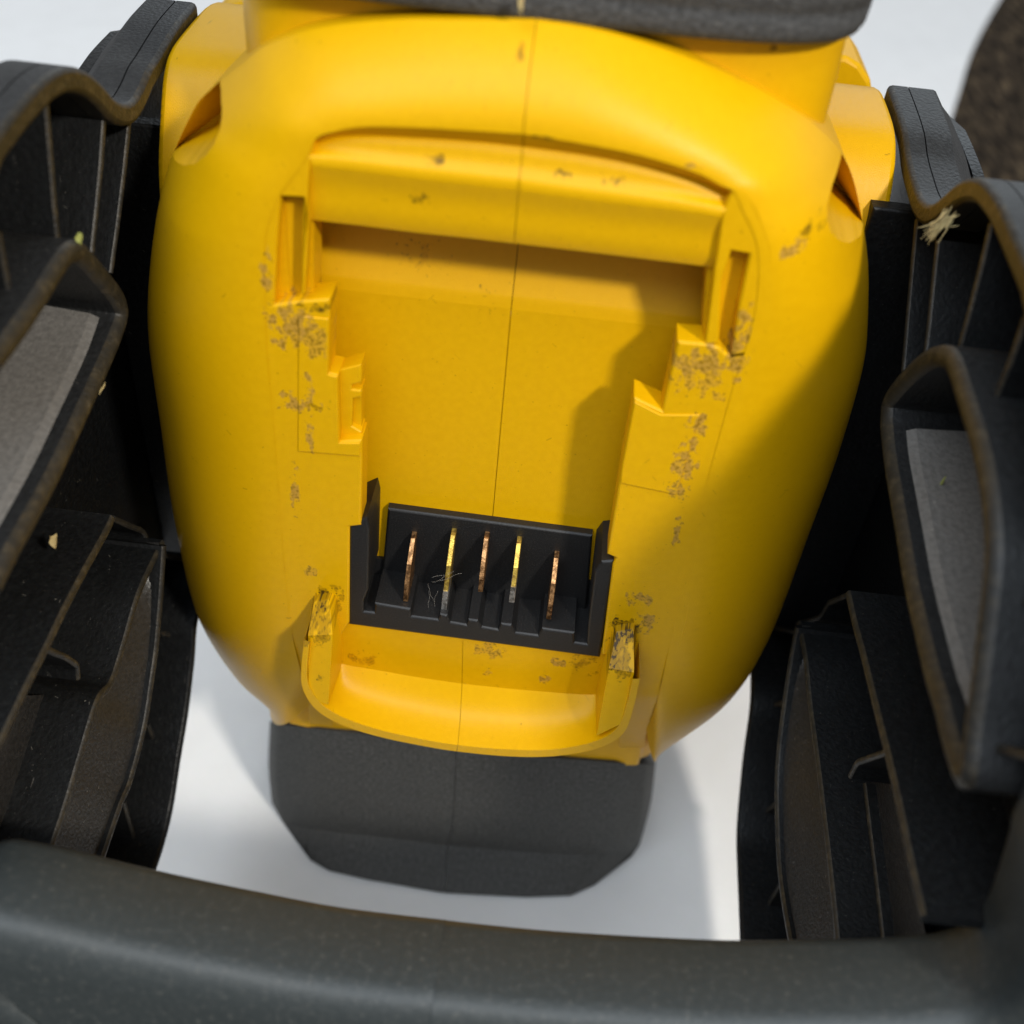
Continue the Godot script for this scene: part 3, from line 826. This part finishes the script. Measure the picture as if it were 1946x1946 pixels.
# ---------------------------------------------------------------- the black side guards
func build_guard(tool_: Node3D, s: float) -> void:
	var left := s < 0.0
	var g := Node3D.new()
	g.name = "side_guard"
	tool_.add_child(g, true)
	var lip: PackedVector3Array
	var pocket: PackedVector3Array
	var floor_: PackedVector3Array
	var fins := []
	var ribs := []
	var edge: PackedVector3Array
	if left:
		lip = v3([-62.5,43.01,-65.46, -62.5,42.59,-55.18, -62.5,40.95,-44.34, -62.5,40.47,-40.49, -62.5,39.14,-36.13, -62.5,38.57,-32.19, -62.5,39.13,-29.11, -62.5,40.3,-26.4, -62.5,42.33,-23.52, -62.5,44.59,-21.34, -62.5,47.23,-18.44, -62.5,49.25,-15.44, -62.5,50.69,-12.33, -62.5,51.59,-9.11, -62.5,52.02,-4.26, -62.5,51.59,3.18, -62.5,50.65,10.82])
		pocket = v3([-60,30.91,27.08, -60,31.18,17.63, -60,32.53,5.74, -60,32.46,3, -60,31.93,0.98, -60,30.5,-1.05, -60,22.96,-6.65, -60,17.57,-10.05, -60,14.81,-10.22, -60,13.17,-6.68, -60,11.59,-0.29, -60,9.05,12.49, -60,7.54,20.39, -60,6.71,28.59, -60,6.19,35.58, -60,5.37,40.78])
		floor_ = v3([-60,14.11,-7.33, -60,11.59,-0.29, -60,9.05,12.49, -60,7.54,20.39, -60,6.71,28.59, -60,6.19,35.58, -60,5.37,40.78, -60,4.68,50.03])
		fins = [v3([-62,-15.81,4.07, -62,-16.19,6.9, -62,-16.05,17.57, -62,-16.31,25.91, -62,-16.89,31.94, -62,-17.23,39.04, -62,-18.31,48.97, -62,-19.75,59.24]), v3([-62,-37.66,-12.82, -62,-37.15,-6.97, -62,-37.62,1.57, -62,-40.81,9.8, -62,-42.95,17.29, -62,-40.87,22.75, -62,-44.02,31.75, -62,-46.99,39.66, -62,-48.88,46.12, -62,-51.25,50.6]), v3([-61,-36.28,-10.95, -61,-40.43,-8.32, -61,-45.4,-5.04, -61,-52.87,0.53, -61,-56.75,4.6, -61,-62.66,11.32, -61,-66.6,20.57, -61,-66.77,25.91, -61,-67.73,31.95, -61,-68.7,37.03, -61,-69.58,42.16])]
		ribs = [v3([-64,49.88,-6.84, -64,42.69,-4.8, -64,35.89,-2.83, -64,30.37,-1.57]), v3([-64,40.34,-23.65, -64,34.48,-19.6, -64,29.57,-15.56, -64,24.6,-11.27]), v3([-64,36.27,-32.82, -64,30.62,-28.13, -64,24.34,-22.43, -64,18.28,-16.37]), v3([-64,40.75,12.74, -64,36.52,13.15, -64,31.83,13.74]), v3([-66,-48.91,-20.39, -66,-55.78,-26.83, -66,-62.68,-32.92]), v3([-66,-62.88,-11.96, -66,-67.74,-15.72, -66,-73.5,-19.79]), v3([-64,-18.68,30.5, -64,-21.56,28.42, -64,-27.88,24.49, -64,-32.34,22.26, -64,-34.89,23.05]), v3([-68,-43.78,19.63, -68,-44.19,27.39, -68,-45.24,36.09, -68,-50,46.65]), v3([-69,-52.21,14, -69,-53.76,22.67, -69,-56.29,31.88, -69,-61.2,40.6]), v3([-67,-79.47,-1.03, -67,-88.06,-2.09, -67,-96.66,-3.41]), v3([-67,-83.56,15.18, -67,-90.4,15.19, -67,-97.41,15.16]), v3([-66,-23.49,-3.7, -66,-30.43,-9.18, -66,-36.33,-14.1, -66,-39.93,-14.97, -66,-46.11,-20.57])]
		edge = v3([-62,-61.97,-33.87, -62,-64.62,-25.93, -62,-66.57,-19.22, -62,-72.21,-15.23, -62,-74.48,-13.62, -62,-82.07,-6.67, -62,-88.25,1.13, -62,-94.79,8.66, -62,-97.63,15.94, -62,-98.32,22.76, -62,-99.53,29.24, -62,-100.67,36.37])
	else:
		lip = v3([62.5,39.22,-74.34, 62.5,38.87,-66.8, 62.5,38,-57.1, 62.5,36.27,-50.91, 62.5,35.31,-43.25, 62.5,35.04,-38.04, 62.5,35.56,-34.4, 62.5,36.45,-31.54, 62.5,38.23,-28.68, 62.5,40.84,-25.86, 62.5,44,-22.79, 62.5,46.46,-19.35, 62.5,48.34,-15.05, 62.5,49.1,-10.28, 62.5,49.31,-5.26, 62.5,48.91,2.57, 62.5,48.47,10.44])
		pocket = v3([60,12.49,-13.1, 60,14.54,-12.84, 60,20.76,-9.38, 60,27.02,-4.61, 60,30.44,-0.44, 60,32.31,4.29, 60,32.07,11.98, 60,31.34,22.3, 60,29.35,30.51, 60,25.95,36.68, 60,19.38,42.79, 60,15.94,45.83, 60,11.86,49.07, 60,6.81,53.29, 60,5.38,47.5, 60,5.44,41.21, 60,4.98,36.8, 60,5.1,29.6, 60,5.45,20.61, 60,7.1,8.5, 60,8.62,-2.84, 60,10.65,-10.68])
		floor_ = v3([60,10.05,-8.03, 60,8.62,-2.84, 60,7.1,8.5, 60,5.45,20.61, 60,5.1,29.6, 60,4.98,36.8, 60,5.44,41.21, 60,5.38,47.5, 60,6.34,52.01])
		fins = [v3([62,-19.86,-2.83, 62,-19.42,5.14, 62,-18.56,12.32, 62,-17.73,22.68, 62,-16.8,33.17, 62,-16.36,42.14, 62,-16.33,51, 62,-16.01,58.63]), v3([62,-46.51,-20.12, 62,-45.23,-10.59, 62,-46.36,0.15, 62,-46.7,12.62, 62,-47.44,25.7, 62,-48.36,37.46, 62,-49.46,45.63, 62,-50.07,50.66]), v3([61,-44.49,-17.42, 61,-50.2,-14.7, 61,-59.75,-7.85, 61,-67.63,0.19, 61,-71.6,10.72, 61,-73,22.09, 61,-70.68,35.2, 61,-69.01,41.96])]
		ribs = [v3([64,46.1,-10.15, 64,40.55,-7.64, 64,34.7,-5.47, 64,28.65,-3.55]), v3([64,34.52,-27.09, 64,29.55,-22.37, 64,24.85,-17.69, 64,20.49,-14.01]), v3([64,31.66,-39.77, 64,26.49,-34.48, 64,20.39,-28, 64,14.07,-21.06]), v3([64,44.34,10.87, 64,38.36,12.18, 64,33.51,12.49, 64,28.87,13.36]), v3([66,-77.62,-48.25, 66,-66.53,-37.24, 66,-58.67,-29.1]), v3([66,-88.39,-33.07, 66,-80.28,-26.99, 66,-72.68,-21.6]), v3([64,-37.77,21.8, 64,-33.58,21.94, 64,-21.03,28.9]), v3([68,-48.12,14.11, 68,-49.87,24.17, 68,-51.7,33.97, 68,-53.88,42.92]), v3([69,-44.57,18.03, 69,-45.83,27.54, 69,-47,36.45, 69,-48.46,45.49]), v3([67,-109.27,-13.27, 67,-100.25,-11.71, 67,-89.78,-7.63]), v3([67,-108.65,9.3, 67,-101.63,8.79, 67,-92.71,9.87]), v3([66,-58.55,-31.57, 66,-44.59,-20.85, 66,-39.01,-19.48, 66,-29.38,-12.37]), v3([63,6.6,47.95, 63,12.1,52.62, 63,17.8,57.85]), v3([64,16.02,34.28, 64,20.69,37.77, 64,25.93,41.88])]
		edge = v3([62,-78.74,-59.1, 62,-76.55,-44.97, 62,-77.65,-38.43, 62,-81.35,-27.39, 62,-91.51,-19.15, 62,-101.01,-7.83, 62,-103.21,1.09, 62,-104.08,8.97, 62,-105.42,18.11, 62,-107.02,26.33])
	var xo := 77.0 * s
	# outer panel: everything between the wavy lip and the lower edge, forward to the front loop
	var zy := PackedVector2Array()
	var lipc := curve(lip, 5)
	var edgec := curve(edge, 5)
	for p in lipc:
		zy.append(Vector2(p.z, p.y - 5.0))
	zy.append(Vector2(40, 32))
	zy.append(Vector2(62, 12))
	zy.append(Vector2(66, -14))
	zy.append(Vector2(60, -70))
	for p in rev(edgec):
		zy.append(Vector2(p.z, p.y))
	zy.append(Vector2(-62, -84))
	zy.append(Vector2(-115, -84))
	zy.append(Vector2(-115, 20))
	zy.append(Vector2(-88, 32))
	var st := begin()
	slab(st, zy, xo, xo + s * 2.0, 0.0, func(q: Vector2, h: float): return Vector3(h, q.y, q.x))
	obj("outer_panel", st, M.black, g)
	# the wavy lip with its thick edge, browned to paint in yellow bounce
	st = begin()
	var front := lipc.duplicate()
	for q in [Vector3(0, 46, 20), Vector3(0, 36, 38)]:
		front.append(q)
	var bounce_edge := begin()
	wall(st, even(front, 120), 62.5 * s, 66.0 * s, 3.4, 0.8, bounce_edge)
	wall(st, even(front, 120), 71.5 * s, 66.2 * s, 3.4, 0.8)
	var crown := even(front, 120)
	var up0 := PackedVector3Array()
	var up1 := PackedVector3Array()
	var up2 := PackedVector3Array()
	for p in crown:
		up0.append(Vector3(71.0 * s, p.y + 0.9, p.z))
		up1.append(Vector3(75.0 * s, p.y - 2.5, p.z))
		up2.append(Vector3(xo + s * 2.0, p.y - 9.0, p.z))
	loft(st, [up0, up1])
	loft(st, [up1, up2])
	obj_bounce_edge("lip", st, M.lip, bounce_edge, M.bounce_edge, g)
	# dark bulkhead that closes the guard towards the motor housing
	st = begin()
	var bx := [-77.0, -58.0] if left else [58.0, 77.0]
	front_slab(st, [bx[0], -78, 0, bx[1], -74, 0, bx[1], 31, 0, bx[0], 31, 0], -44.0, -47.0, 0.4)
	obj("bulkhead", st, M.fin, g)
	# lower edge wall
	st = begin()
	wall(st, even(edgec, 60), 61.0 * s, xo + s * 2.0, 2.0, 0.6)
	obj("lower_edge", st, M.black, g)
	for f in fins:
		st = begin()
		bounce_edge = begin()
		wall(st, even(curve(f, 5), 50), f[0].x, xo, 1.7, 0.5, bounce_edge)
		obj_bounce_edge("fin", st, M.fin, bounce_edge, M.bounce_edge, g)
	for r in ribs:
		st = begin()
		bounce_edge = begin()
		wall(st, even(r, 16), r[0].x, xo, 1.1, 0.4, bounce_edge)
		obj_bounce_edge("rib", st, M.fin, bounce_edge, M.bounce_edge, g)
	# dusty strip at the bottom of the channel under the upper fin
	var s0: PackedVector3Array
	var s1: PackedVector3Array
	if left:
		s0 = v3([-71,-48.77,16.09, -71,-49.78,23.65, -71,-50.89,32.65, -71,-56.09,43.9])
		s1 = v3([-71,-34.85,27.68, -71,-35.67,33.69, -71,-36.84,41.31, -71,-40.96,51.56])
	else:
		s0 = v3([71,-52.04,11.55, 71,-53.75,21.34, 71,-55.29,31.58, 71,-56.26,41.36])
		s1 = v3([71,-35.22,21.22, 71,-35.61,31.67, 71,-36.04,41.41, 71,-36.07,50.58])
	st = begin()
	loft(st, [even(curve(s0, 5), 20), even(curve(s1, 5), 20)])
	loft(st, [even(curve(s0, 5), 20), shifted(even(curve(s0, 5), 20), Vector3(6.0 * s, 0, 0))])
	obj("channel_panel", st, M.shelf, g)
	# shelf between the two lower fins
	st = begin()
	var up := even(curve(fins[1], 5), 50)
	var lo := even(curve(fins[2], 5), 50)
	loft(st, [shifted(up, Vector3(8.0 * s, -0.6, 0)), shifted(lo, Vector3(1.2 * s, 0.6, 0))])
	obj("shelf", st, M.shelf, g)
	# the pocket: a rolled rim round a slanting dusty panel
	st = begin()
	var pc := even(curve(pocket, 6), 110)
	if not left:
		pc.append(pc[0])
	bounce_edge = begin()
	wall(st, pc, 60.0 * s, xo, 3.2, 1.3, bounce_edge)
	obj_bounce_edge("pocket_rim", st, M.lip, bounce_edge, M.bounce_edge, g)
	# the dusty panel lies on the lower wall of the pocket
	st = begin()
	var a0 := PackedVector3Array()
	var a1 := PackedVector3Array()
	var a2 := PackedVector3Array()
	var a3 := PackedVector3Array()
	for q in even(curve(floor_, 5), 60):
		a0.append(Vector3(63.2 * s, q.y + 1.7, q.z))
		a1.append(Vector3(64.6 * s, q.y + 2.3, q.z))
		a2.append(Vector3(74.0 * s, q.y + 3.0, q.z))
		a3.append(Vector3(xo, q.y + 5.5, q.z))
	loft(st, [a0, a1])
	loft(st, [a1, a2])
	loft(st, [a2, a3])
	obj("pocket_panel", st, M.pad, g)


# the near loop that joins both guards in front of the bay
func build_loop(tool_: Node3D) -> void:
	var inner := v3([-93.51,-26.67,58, -84.06,-26.81,58, -68.84,-27.11,58, -60.17,-27.43,58, -52.45,-28.5,58, -40.32,-31.51,58, -26.5,-33.96,58, -13.97,-35.63,58, -0.28,-35.54,58, 12.88,-35.11,58, 23.87,-33.99,58, 34.65,-32.44,58, 42.81,-30.94,58, 53.3,-27.91,58, 60.37,-25.78,58, 65.31,-23.62,58, 67.69,-22.42,58, 69.36,-20.27,58, 70.29,-16.94,58, 70.25,-12.48,58, 69.42,-7.12,58, 68.45,-2.2,58, 67.4,2.8,58, 65.9,9.58,58])
	var st := begin()
	var half := []
	var path := PackedVector3Array()
	path.append_array(PackedVector3Array([Vector3(-68, 50, 14), Vector3(-74, 44, 36), Vector3(-78, 36, 53)]))
	for i in range(0, inner.size()):
		if inner[i].x > -80.0:
			path.append(inner[i])
	for q in [Vector3(66, 50, 14)]:
		path.append(Vector3(65, 40, 50))
		path.append(Vector3(66, 48, 34))
		path.append(Vector3(66, 50, 14))
	var c := even(curve(path, 8), 140)
	# squarish section hung below and outside the inner edge
	var rows := []
	for i in c.size():
		var d := (c[mini(i + 1, c.size() - 1)] - c[maxi(i - 1, 0)]).normalized()
		var fwd := Vector3(0, 0.25, 0.97)
		var out := d.cross(fwd).normalized()
		fwd = out.cross(d).normalized()
		var row := PackedVector3Array()
		for k in 28:
			var a := TAU * k / 28
			var u := signf(cos(a)) * absf(cos(a)) ** 0.4
			var w := signf(sin(a)) * absf(sin(a)) ** 0.4
			row.append(c[i] + out * (16.5 + 17.0 * u) + fwd * (9.0 * w) + Vector3(0, 0, 4.0))
		rows.append(row)
	# the parting line of the two mouldings stands a little proud on the right
	var m := 0
	for i in c.size():
		if c[i].x < 1.6:
			m = i
	var whole := rows
	for part in 2:
		st = begin()
		var some := whole.slice(0, m + 1) if part == 0 else whole.slice(m)
		if part == 1:
			for i in some.size():
				var mid := PackedVector3Array()
				for p in some[i]:
					mid.append(p + Vector3(0, 0.12, 0.1))
				some[i] = mid
		loft(st, some, true)
		obj("front_loop_half", st, M.bar, tool_)


# ---------------------------------------------------------------- small debris
func build_debris() -> void:
	var tuft := begin()
	var at := v3([61,41.15,-18.97])[0]
	for i in 26:
		var a := rng.randf_range(-0.8, 0.8)
		var p := at + Vector3(rng.randf_range(-1, 1), rng.randf_range(-0.6, 0.6), rng.randf_range(-0.8, 0.8))
		var d := Vector3(-0.55 + a * 0.4, -0.6 - a * 0.5, rng.randf_range(-0.2, 0.4)).normalized()
		var path := PackedVector3Array()
		for k in 5:
			path.append(p + d * (k - 1.6) * rng.randf_range(0.8, 1.35) + Vector3(rng.randf_range(-0.25, 0.25), rng.randf_range(-0.25, 0.25), 0))
		tube(tuft, path, [0.05, rng.randf_range(0.07, 0.2), 0.13, 0.08, 0.03], 5)
	tag(obj("straw_tuft", tuft, M.straw), "frayed tuft of pale straw caught on the right guard's wavy lip", "straw", "plant bits on the tool")
	var spots := [
		[[-60.5,32.95,-0.8], 0.9, "yellow-green grass crumb above the left guard's upper pocket rim"],
		[[-66,-10.28,16.37], 1.3, "dry leaf flake on the dark left guard between pocket rim and lower fin"],
		[[67,10.6,2.65], 1.1, "short upright grass blade on the right guard's dusty pocket panel"],
		[[67,4.82,10.8], 1.2, "slanted grass blade lying low on the right guard's dusty pocket panel"],
		[[-61,8.53,0.86], 1.2, "curled straw thread on the left guard's pocket rim edge"],
		[[-1.96,68.57,-7], 1.2, "orange-tan wood chip stuck to the black rubber grip"],
	]
	for i in spots.size():
		var st := begin()
		var p := v3(spots[i][0])[0]
		var r: float = spots[i][1]
		if i in [2, 3, 4]:
			var path := PackedVector3Array()
			for k in 6:
				var t := k / 5.0 - 0.5
				path.append(p + Vector3(0, (t * 2.2 if i == 2 else t * -1.0) * r, (t * 0.6 if i == 2 else t * 2.2) * r) + Vector3(0, 0.4 * sin(t * 4.0), 0))
			tube(st, path, [0.04, 0.16, 0.2, 0.2, 0.14, 0.05], 6)
		else:
			var rows := []
			for k in 5:
				var t := k / 4.0 - 0.5
				var row := PackedVector3Array()
				for q in 5:
					var u := q / 4.0 - 0.5
					row.append(p + Vector3(0.35 * cos(t * 5.0 + u * 4.0), t * 2.0 * r, u * 1.5 * r * (1.1 - absf(t))) + Vector3(0, rng.randf_range(-0.2, 0.2), rng.randf_range(-0.2, 0.2)))
				rows.append(row)
			loft(st, rows)
		tag(obj("grass_bit", st, M.grass if i in [0, 2, 3] else M.straw), spots[i][2], "grass bit", "plant bits on the tool")
	var lint := begin()
	var lp := v3([-10.62,-29.75,-3])[0]
	for i in 6:
		var path := PackedVector3Array()
		var p := lp + Vector3(rng.randf_range(-2.5, 2.5), rng.randf_range(-1.5, 1.5), rng.randf_range(-0.6, 0.6))
		var a := rng.randf() * TAU
		for k in 7:
			path.append(p)
			a += rng.randf_range(-0.35, 0.35)
			p += Vector3(cos(a), sin(a), rng.randf_range(-0.3, 0.3)) * 0.75
		tube(lint, path, [0.012], 4)
	tag(obj("lint_fibres", lint, M.lint), "wisp of pale lint fibres between the first two metal contacts", "lint")


# ---------------------------------------------------------------- the place
func build_place() -> void:
	var t := begin()
	gid += 1
	var y := TABLE_Y - 1.6
	quad(t, Vector3(-2500, y, -3500), Vector3(2500, y, -3500), Vector3(2500, y, 900), Vector3(-2500, y, 900))
	gid += 1
	var wood := obj("table_top", t, M.wood)
	wood.set_meta("kind", "structure")
	var st := begin()
	var edge := curve(v3([359.26,-142,-893, 332.75,-142,-827.36, 314.61,-142,-782.45, 296.37,-142,-734.57, 276.29,-142,-678.98, 257.92,-142,-621.17, 235.19,-142,-548.73, 217.47,-142,-476.3, 202.78,-142,-397.89, 186.43,-142,-296.05, 172.82,-142,-186.73, 160.03,-142,-77.56, 148.4,-142,14.5, 140.82,-142,74.53]), 12)
	var fold := noise(0.0035, 77, 3)
	var n := 90
	var rows := []
	for p in edge:
		var row := PackedVector3Array()
		for j in n + 1:
			var u := float(j) / n
			var x := lerpf(-1500.0, p.x, 1.0 - (1.0 - u) ** 2.2)
			# soft folds run slanting across the sheet
			var h := fold.get_noise_2d(x * 1.3 + p.z * 0.9, (p.z - x) * 0.35) * 5.0 + fold.get_noise_2d(x * 3.1 + 900.0, p.z * 3.0) * 2.0
			var near := clampf(Vector2(x, p.z + 40.0).length() / 70.0 - 0.6, 0.0, 1.0)
			row.append(Vector3(x, TABLE_Y + maxf(h * near, -1.2), p.z))
		rows.append(row)
	loft(st, rows)
	var under := []
	for r in rows:
		under.append(shifted(PackedVector3Array([r[n]]), Vector3(0, 0, 0)) + PackedVector3Array([Vector3(r[n].x + 0.4, y, r[n].z)]))
	loft(st, under)
	tag(obj("white_sheet", st, M.paper), "softly creased white sheet under the yellow tool, lying over dark wood", "sheet")


func _ready() -> void:
	rng.seed = 4242
	# camera
	var cam := Camera3D.new()
	cam.name = "camera"
	add_child(cam)
	cam.transform = Transform3D(Basis(Vector3(0.993013, 0.077801, -0.088729), Vector3(-0.117161, 0.739910, -0.662425), Vector3(0.014114, 0.668192, 0.743855)), Vector3(6.067, 111.989, 133.204) * MM)
	cam.fov = 50.0
	cam.near = 0.01
	cam.far = 20.0
	var lens := CameraAttributesPhysical.new()
	lens.frustum_focal_length = 12.0 / tan(deg_to_rad(25.0))
	lens.frustum_near = 0.01
	lens.frustum_far = 20.0
	lens.frustum_focus_distance = 0.192
	lens.exposure_aperture = 9.5
	cam.attributes = lens
	cam.current = true
	# air and exposure
	var env := Environment.new()
	env.background_mode = Environment.BG_COLOR
	env.background_color = lin(0.39, 0.392, 0.397)
	env.tonemap_mode = Environment.TONE_MAPPER_LINEAR
	env.tonemap_exposure = 1.0
	env.sdfgi_enabled = true
	env.ssao_enabled = true
	env.ssil_enabled = true
	var we := WorldEnvironment.new()
	we.name = "environment"
	we.environment = env
	add_child(we)
	# lamps: a compact warm one in front to the right, and two broad cool ones overhead
	lamp("work_lamp", Vector3(300, 398, 368), Vector3(0, 0, 0), Vector2(52, 52), 0.32, Color(1.0, 0.975, 0.93))
	lamp("ceiling_lamp_far", Vector3(250, 1100, -2500), Vector3(0, 0, -100), Vector2(2300, 950), 1.3, Color(0.9, 0.96, 1.0))
	lamp("ceiling_lamp", Vector3(-400, 1400, 750), Vector3(0, 0, 0), Vector2(1700, 1100), 2.5, Color(0.9, 0.95, 1.0))

	var dirt := Color(0.38, 0.30, 0.35, 0.7)
	var tan_ := Color(0.66, 0.50, 0.26, 0.7)
	var grime := Color(0.11, 0.06, 0.02, 0.95)
	var marks := []
	for m in [
		[[-30.54,23.44,0], 5.2, 4.6, dirt, 0.42], [[-28.35,20.85,0], 4.0, 3.0, tan_, 0.5], [[-30.9,9.52,0], 4.0, 2.0, dirt, 0.42], [[-28.75,12.1,0], 1.0, 5.0, dirt, 0.3], [[-27.07,9.57,0], 2.2, 1.3, grime, 0.15], [[-32.32,-8.9,0], 0.9, 6.5, dirt, 0.4], [[-29.15,3.12,0], 0.7, 4.5, dirt, 0.25], [[-30.54,-27.42,0], 1.5, 1.5, tan_, 0.5], [[-34.19,31.39,0], 1.1, 5.0, dirt, 0.3], [[-26.95,26.82,0], 4.0, 0.8, grime, 0.2],
		[[28.75,25.07,0], 6.2, 3.2, dirt, 0.52], [[28.7,21.39,0], 5.2, 2.6, tan_, 0.4], [[32.58,30.03,0], 1.4, 6.0, dirt, 0.55], [[29.57,12.81,0], 1.8, 4.0, dirt, 0.35], [[29.12,6.58,0], 2.4, 5.0, dirt, 0.42], [[28.56,0.56,0], 2.6, 2.2, dirt, 0.5], [[30.65,-8.83,0], 0.9, 4.5, dirt, 0.3], [[27.04,-24.49,0], 2.5, 2.0, dirt, 0.5], [[29.33,-30.18,0], 2.2, 3.0, dirt, 0.45],
		[[2.05,-43.8,-1], 3.2, 2.4, tan_, 0.6], [[14.74,-44.79,-1], 1.7, 1.2, dirt, 0.75], [[13.04,-50.49,-1], 1.4, 1.6, dirt, 0.4], [[1.96,-50.22,-1], 1.2, 1.5, tan_, 0.5], [[-21.71,-50.71,-1], 3.0, 3.0, Color(0.55, 0.27, 0.03, 0.7), 0.3], [[19.76,-43.87,-1], 3.0, 4.0, Color(0.4, 0.2, 0.03, 0.7), 0.25],
		[[-27.99,-34.65,3.5], 3.0, 4.2, Color(0.30, 0.19, 0.03, 0.7), 0.62], [[-28.08,-32.96,1.5], 2.0, 1.2, grime, 1.2], [[-27.78,-36.58,6.5], 2.0, 0.5, grime, 0.5], [[-28.18,-46.94,7], 0.9, 1.6, grime, 0.35],
		[[25.44,-33.93,3.5], 3.0, 4.6, Color(0.30, 0.17, 0.03, 0.75), 0.66], [[25.43,-31.43,2], 2.4, 1.5, grime, 1.3], [[23.8,-34.08,4], 1.0, 2.6, grime, 1.0], [[25.55,-35.66,6.5], 2.4, 0.6, grime, 0.4],
		[[37.06,43.99,-5], 2.0, 1.6, dirt, 0.4], [[39.16,45.18,-5], 3.0, 1.4, grime, 0.05], [[-11.24,50.19,0], 1.6, 0.6, grime, 0.5], [[5.58,50.2,0], 1.6, 0.6, grime, 0.45], [[11.7,49.93,0], 1.7, 0.6, grime, 0.45], [[-12.92,45.21,-2], 1.6, 1.8, grime, 0.05], [[2.71,55.29,0], 1.8, 0.4, grime, 0.5], [[-1.75,63.3,-2], 0.6, 0.7, Color(0.55, 0.22, 0.02, 0.8), 0.7], [[29.79,63.64,-9], 0.7, 0.5, grime, 0.8], [[22.46,54.12,-2], 2.2, 0.5, dirt, 0.3],
	]:
		marks.append([v3(m[0])[0], m[1], m[2], m[3], m[4], marks.size()])
	var inside := [[v3([-4.18,24.09,-11])[0], 1.8, 2.4, Color(0.35, 0.22, 0.03, 0.5), 0.12, 1], [v3([-14.72,29.44,-11])[0], 5.0, 3.0, Color(0.5, 0.3, 0.02, 0.4), -0.1, 2]]
	make_materials(marks, inside)

	build_place()
	var tool_ := thing("cordless_tool", "scuffed yellow and black cordless power tool with empty battery bay and ribbed black guards", "power tool")
	build_housing(tool_)
	build_core(tool_)
	build_terminals(tool_)
	build_guard(tool_, -1.0)
	build_guard(tool_, 1.0)
	build_loop(tool_)
	build_debris()


func lamp(called: String, at: Vector3, towards: Vector3, size: Vector2, energy: float, color: Color) -> void:
	var l := AreaLight3D.new()
	l.name = called
	add_child(l)
	l.look_at_from_position(at * MM, towards * MM, Vector3(0, 1, 0.01))
	l.area_size = size * MM
	l.light_energy = energy
	l.light_color = color
	l.area_range = 12.0
	l.area_attenuation = 2.0
	l.shadow_enabled = true
